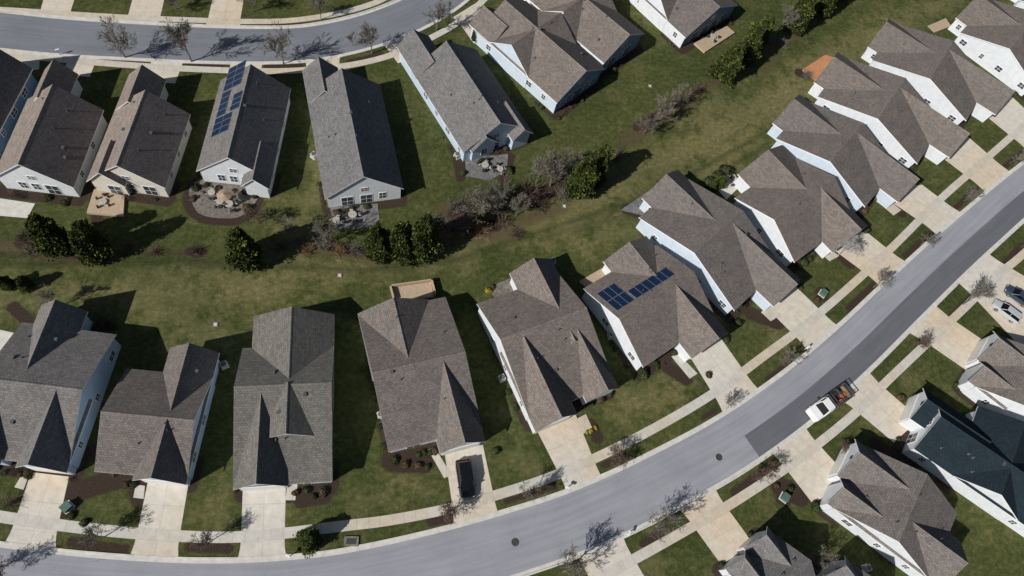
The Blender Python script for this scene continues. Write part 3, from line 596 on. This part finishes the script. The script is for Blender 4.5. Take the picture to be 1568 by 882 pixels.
# ---------------- street furniture ------------------------------------------------
GREEN=noisy('utility_green',(.06,.12,.09),(.09,.16,.12),3,.5); IRON=noisy('cast_iron',(.03,.03,.03),(.07,.065,.06),9,.7)
for q in [(104,777),(1259,450),(1200,762)]:
    p=g(*q); m=MB(); m.box(-.75,.75,-.7,.7,0,.12,KERB); m.box(-.6,.6,-.55,.55,.12,.85,GREEN); m.box(-.64,.64,-.6,.6,.85,.92,GREEN); m.box(-.03,.03,-.57,-.54,.15,.8,DKM)
    o=m.obj('transformer_box'); o.location=(p.x,p.y,0); o.rotation_euler[2]=U(0,1); o.scale=(.85,.85,.9)
    mulch.append((p,p,1.4))
for q in [(1101,700),(789,830),(572,46)]:
    p=g(*q); m=MB(); m.cyl(0,0,.012,.024,.4,IRON,n=20); m.cyl(0,0,.012,.020,.52,IRON,n=20); o=m.obj('manhole_cover'); o.location=(p.x,p.y,0)
p=g(538,829); m=MB(); m.box(-.9,.9,-.6,.6,0,.2,STONE); m.box(-.6,.6,-.35,.35,.2,.23,IRON); o=m.obj('storm_drain'); o.location=(p.x,p.y,0)
for q in [(864,316),(995,132),(520,422),(330,497)]:
    p=g(*q); m=MB(); m.box(-.35,.35,-.35,.35,0,.1,STONE); m.box(-.22,.22,-.22,.22,.1,.13,KERB); o=m.obj('drain_grate'); o.location=(p.x,p.y,0)
def mailbox(q,r):
    p=g(*q); m=MB(); m.box(-.05,.05,-.05,.05,0,1.05,TRIM); m.box(-.3,.3,-.13,.13,1.0,1.15,TRIM)
    m.box(-.3,.3,-.1,.1,1.15,1.22,TRIM)
    o=m.obj('mailbox'); o.location=(p.x,p.y,0); o.rotation_euler[2]=r
for q in [(92,84),(443,852),(866,748),(1232,535),(960,818)]: mailbox(q,U(0,3))
# ---------------- ground -----------------------------------------------------------
MU=[(110,830,190,842,.7),(290,838,350,840,.7),(445,760,505,745,1.0),(660,798,692,792,.8),(775,768,850,745,.5),(925,712,965,695,.6),(1075,640,1095,628,.5),(1175,582,1210,555,.6),(1300,472,1345,430,.7),(1385,392,1425,357,.6),(1460,322,1495,287,.6),(1535,258,1568,232,.6),
(985,832,1020,812,.7),(1125,755,1170,722,.8),(1250,684,1300,640,.8),(1360,585,1395,545,.7),(1445,497,1485,455,.6),(1530,410,1565,375,.6),
(150,88,215,91,.7),(290,97,340,99,.7),(410,101,460,101,.7),(535,95,585,84,.7),(645,66,690,42,.7),(115,28,180,33,.6),(255,38,305,40,.6),(380,42,470,38,.6),
(600,705,650,708,1.6),(110,755,190,730,1.4),(205,755,212,770,.8),(890,610,930,600,1.3),(905,650,915,670,1),(1020,560,1050,580,1.2),(1150,480,1190,495,1.3),(1270,370,1300,400,1.5),(1360,300,1380,325,1.2),
(690,345,760,345,1.2),(800,300,850,290,1.2),(700,325,730,318,1.6),(840,295,900,270,1.2),(490,375,550,385,.8),(570,390,650,385,.9),(975,195,1040,155,.9),(85,388,160,392,.9),(365,403,392,402,1.0),(1225,112,1265,120,1.3),(300,390,302,390,.7),(30,372,50,380,.8),(700,240,705,272,.9),(782,240,772,275,.9),(1100,114,1150,86,.9),(1205,40,1255,18,.9),(960,320,1000,335,1.2),(155,495,170,500,.8),(1195,745,1225,760,1.6),(1340,680,1370,700,1.2),(1280,765,1310,745,1),(1440,740,1450,750,.8),(1230,865,1245,875,1.4),(145,300,150,340,.9),(290,385,310,386,.8),(500,762,460,770,.8),(60,505,20,470,.9),(150,690,180,715,1.2)]
for x0,y0,x1,y1,r in MU: mulch.append((g(x0,y0),g(x1,y1),r))
DRY=[(0,445,200,450,2.5),(200,450,400,440,3),(400,425,560,405,2),(230,470,330,520,2.5),(560,405,720,385,1.5),(720,370,830,345,2),(830,345,950,290,3),(950,280,1080,215,3.5),(1080,205,1230,135,4),(1230,110,1330,60,3.5),(1330,60,1450,0,3),(900,370,960,350,2),(1080,260,1150,200,2.5),(500,240,470,330,2),(1100,150,1060,190,2),(440,330,470,400,2),(960,620,1040,600,1.5),(1200,500,1180,520,1),(1000,770,990,860,1),(780,640,800,720,.8),(60,110,130,130,.3),(1150,870,1100,800,.2),(560,760,640,740,1),(320,780,340,800,1),(1310,620,1330,600,1),(1400,80,1380,60,1),(1420,600,1400,580,1)]
TRK=[(-40,406,120,402,.35),(120,402,300,400,.35),(300,400,430,408,.35),(430,408,560,414,.35),(560,414,700,398,.35),(-40,392,120,390,.3),(120,390,300,388,.3),(700,398,840,350,.35),(1000,300,1150,215,.35),(1150,215,1300,130,.35),(1300,130,1440,40,.35),(840,350,1000,300,.3),(1020,312,1170,225,.3)]
SOIL=[(425,414,437,418,.35),(516,399,532,402,.4),(545,406,560,409,.3),(730,364,745,368,.5),(1200,230,1212,227,.3),(880,385,892,380,.2),(600,396,640,393,.2),(940,330,962,324,.3)]
SCR=[(440,375,560,388,1.6),(560,394,660,388,1.6),(640,370,790,352,2.0),(680,325,760,310,2.4),(780,310,900,280,2.2),(790,340,860,320,1.6),(960,215,1060,150,2.0),(1060,145,1100,122,1.4),(0,375,60,385,1.6),(70,392,170,396,1.4),(190,382,310,388,1.0),(1160,85,1215,55,1.8),(300,405,400,412,.8),(560,410,700,396,.6),(900,300,960,260,1.0),(840,360,960,330,.6),(1170,110,1190,90,1.2)]
co=[g(*p) for p in ((0,0),(1568,0),(0,882),(1568,882))]
xa,xb=min(c.x for c in co)-12,max(c.x for c in co)+12; ya,yb=min(c.y for c in co)-12,max(c.y for c in co)+12
st=.34
xs=np.concatenate([[-3000,-1200,-500,-250],np.arange(xa,xb,st),[xb+60,xb+200,xb+600,3000]]); ys=np.concatenate([[-3000,-1200,-500,-150],np.arange(ya,yb,st),[yb+60,yb+200,yb+600,3000]])
X,Y=np.meshgrid(xs,ys); nx,ny=len(xs),len(ys); X=X.ravel(); Y=Y.ravel()
def field(caps,soft):
    out=np.zeros(len(X),dtype=np.float32)
    for a,b,r in caps:
        mx=r+soft+1
        sel=np.where((X>min(a.x,b.x)-mx)&(X<max(a.x,b.x)+mx)&(Y>min(a.y,b.y)-mx)&(Y<max(a.y,b.y)+mx))[0]
        dx,dy=b.x-a.x,b.y-a.y; L=dx*dx+dy*dy+1e-6
        t=np.clip(((X[sel]-a.x)*dx+(Y[sel]-a.y)*dy)/L,0,1); d=np.hypot(X[sel]-a.x-t*dx,Y[sel]-a.y-t*dy)
        out[sel]=np.maximum(out[sel],np.clip(.5-(d-r)/soft,0,1))
    return out
W5=lambda A:[(g(a,b),g(c_,d),r) for a,b,c_,d,r in A]
fm=field(mulch,1.6); fd=field(W5(DRY),6.0); ft=field(W5(TRK),1.1); fs=field(W5(SOIL),1.6); fc=field(W5(SCR),3.2)
me=bpy.data.meshes.new('ground'); co3=np.zeros((nx*ny,3),dtype=np.float32); co3[:,0]=X; co3[:,1]=Y
idx=np.arange(nx*ny).reshape(ny,nx); q=np.stack([idx[:-1,:-1],idx[:-1,1:],idx[1:,1:],idx[1:,:-1]],-1).reshape(-1,4)
me.vertices.add(nx*ny); me.vertices.foreach_set('co',co3.ravel()); me.loops.add(q.size); me.loops.foreach_set('vertex_index',q.ravel().astype(np.int32))
me.polygons.add(len(q)); me.polygons.foreach_set('loop_start',np.arange(0,q.size,4,dtype=np.int32)); me.polygons.foreach_set('loop_total',np.full(len(q),4,dtype=np.int32)); me.update(calc_edges=True)
for nm,arr in (('mulch',fm),('dry',fd),('trk',ft),('soil',fs),('scrub',fc)):
    at=me.attributes.new(nm,'FLOAT','POINT'); at.data.foreach_set('value',arr)
m,nt,b=mk('lawn_and_beds'); v=coord(nt)
def attr(n):
    a=nt.nodes.new('ShaderNodeAttribute'); a.attribute_name=n; return a.outputs['Fac']
n1=noise(nt,v,.06,4); n2=noise(nt,v,.3,6,.7); n3=noise(nt,v,5,5,.75); n4=noise(nt,v,1.3,5,.75)
gm_=mth(nt,'ADD',mth(nt,'MULTIPLY',n4,.55),mth(nt,'MULTIPLY',n3,.45))
col=ramp(nt,gm_,[(.36,(.022,.034,.010)),(.5,(.056,.067,.022)),(.64,(.115,.118,.048))])
df=mth(nt,'MULTIPLY',mth(nt,'ADD',mth(nt,'SUBTRACT',n2,.49),mth(nt,'MULTIPLY',attr('dry'),.17)),7.0,clamp=True)
df=mth(nt,'MULTIPLY',df,mth(nt,'ADD',mth(nt,'MULTIPLY',attr('dry'),.5),.40),clamp=True)
dcol=ramp(nt,n4,[(.3,(.080,.082,.036)),(.55,(.15,.137,.064)),(.75,(.25,.205,.115))])
col=mix(nt,df,col,dcol)
wv=nt.nodes.new('ShaderNodeTexWave'); wv.inputs['Scale'].default_value=.28; wv.inputs['Distortion'].default_value=4; wv.inputs['Detail'].default_value=2; wv.inputs['Detail Scale'].default_value=.3
mp=nt.nodes.new('ShaderNodeMapping'); mp.inputs['Rotation'].default_value=(0,0,math.radians(62)); nt.links.new(v,mp.inputs['Vector']); nt.links.new(mp.outputs[0],wv.inputs['Vector'])
col=mix(nt,mth(nt,'MULTIPLY',n1,.5),col,mix(nt,1.0,col,ramp(nt,wv.outputs['Fac'],[(.2,(.84,.87,.84)),(.8,(1.08,1.07,1.05))]),'MULTIPLY'))
big=ramp(nt,n1,[(.35,(.74,.82,.74)),(.65,(1.2,1.14,1.08))]); col=mix(nt,1.0,col,big,'MULTIPLY')
sf=mth(nt,'MULTIPLY',mth(nt,'SUBTRACT',mth(nt,'ADD',attr('scrub'),mth(nt,'MULTIPLY',mth(nt,'SUBTRACT',n4,.5),1.3)),.5),3,clamp=True)
scol=ramp(nt,n3,[(.3,(.035,.027,.016)),(.5,(.085,.064,.036)),(.7,(.16,.115,.065))]); col=mix(nt,mth(nt,'MULTIPLY',sf,.75),col,scol)
tk=mth(nt,'MULTIPLY',attr('trk'),mth(nt,'MULTIPLY',n2,1.2)); col=mix(nt,tk,col,(.020,.028,.011))
sm_=mth(nt,'MULTIPLY',mth(nt,'SUBTRACT',mth(nt,'ADD',attr('soil'),mth(nt,'MULTIPLY',mth(nt,'SUBTRACT',n4,.5),2.0)),.55),3,clamp=True); col=mix(nt,mth(nt,'MULTIPLY',sm_,.7),col,(.22,.165,.10))
ms=mth(nt,'ADD',attr('mulch'),mth(nt,'MULTIPLY',mth(nt,'SUBTRACT',n4,.5),.9))
ms=mth(nt,'MULTIPLY',mth(nt,'SUBTRACT',ms,.5),7,clamp=True)
mcol=ramp(nt,n3,[(.3,(.022,.015,.012)),(.55,(.050,.034,.026)),(.8,(.11,.08,.062))])
col=mix(nt,ms,col,mcol); nt.links.new(col,b.inputs['Base Color']); b.inputs['Roughness'].default_value=.95; b.inputs['Specular IOR Level'].default_value=.1
bump(nt,b,n3,.5,.12)
me.materials.append(m); link(bpy.data.objects.new('ground',me))
# ---------------- light, sky, camera -------------------------------------------------
sd=(g(243,62)-g(192,86)).normalized(); az=math.atan2(sd.y,sd.x)-math.radians(9); el=math.radians(36.5)
to=Vector((-math.cos(az)*math.cos(el),-math.sin(az)*math.cos(el),math.sin(el)))
L=bpy.data.lights.new('sun','SUN'); L.energy=5.0; L.angle=math.radians(.5); L.color=(1,.965,.915)
so=link(bpy.data.objects.new('sun',L)); so.rotation_euler=to.to_track_quat('Z','Y').to_euler(); so.location=(0,0,120)
w=bpy.data.worlds.new('World'); sc.world=w; w.use_nodes=True; nt=w.node_tree; bg=nt.nodes['Background']
sk=nt.nodes.new('ShaderNodeTexSky'); sk.sky_type='NISHITA'; sk.sun_disc=False; sk.sun_elevation=el; sk.sun_rotation=math.atan2(to.x,to.y)
nt.links.new(sk.outputs[0],bg.inputs[0]); bg.inputs[1].default_value=.05
cd=bpy.data.cameras.new('camera'); cam=link(bpy.data.objects.new('camera',cd)); cd.sensor_width=36; cd.lens=36*F/1568; cd.clip_end=6000; cd.clip_start=.5
cam.matrix_world=Matrix.Translation((0,0,HC))@M.to_4x4(); sc.camera=cam
sc.view_settings.view_transform='Standard'; sc.view_settings.look='None'; sc.view_settings.exposure=0
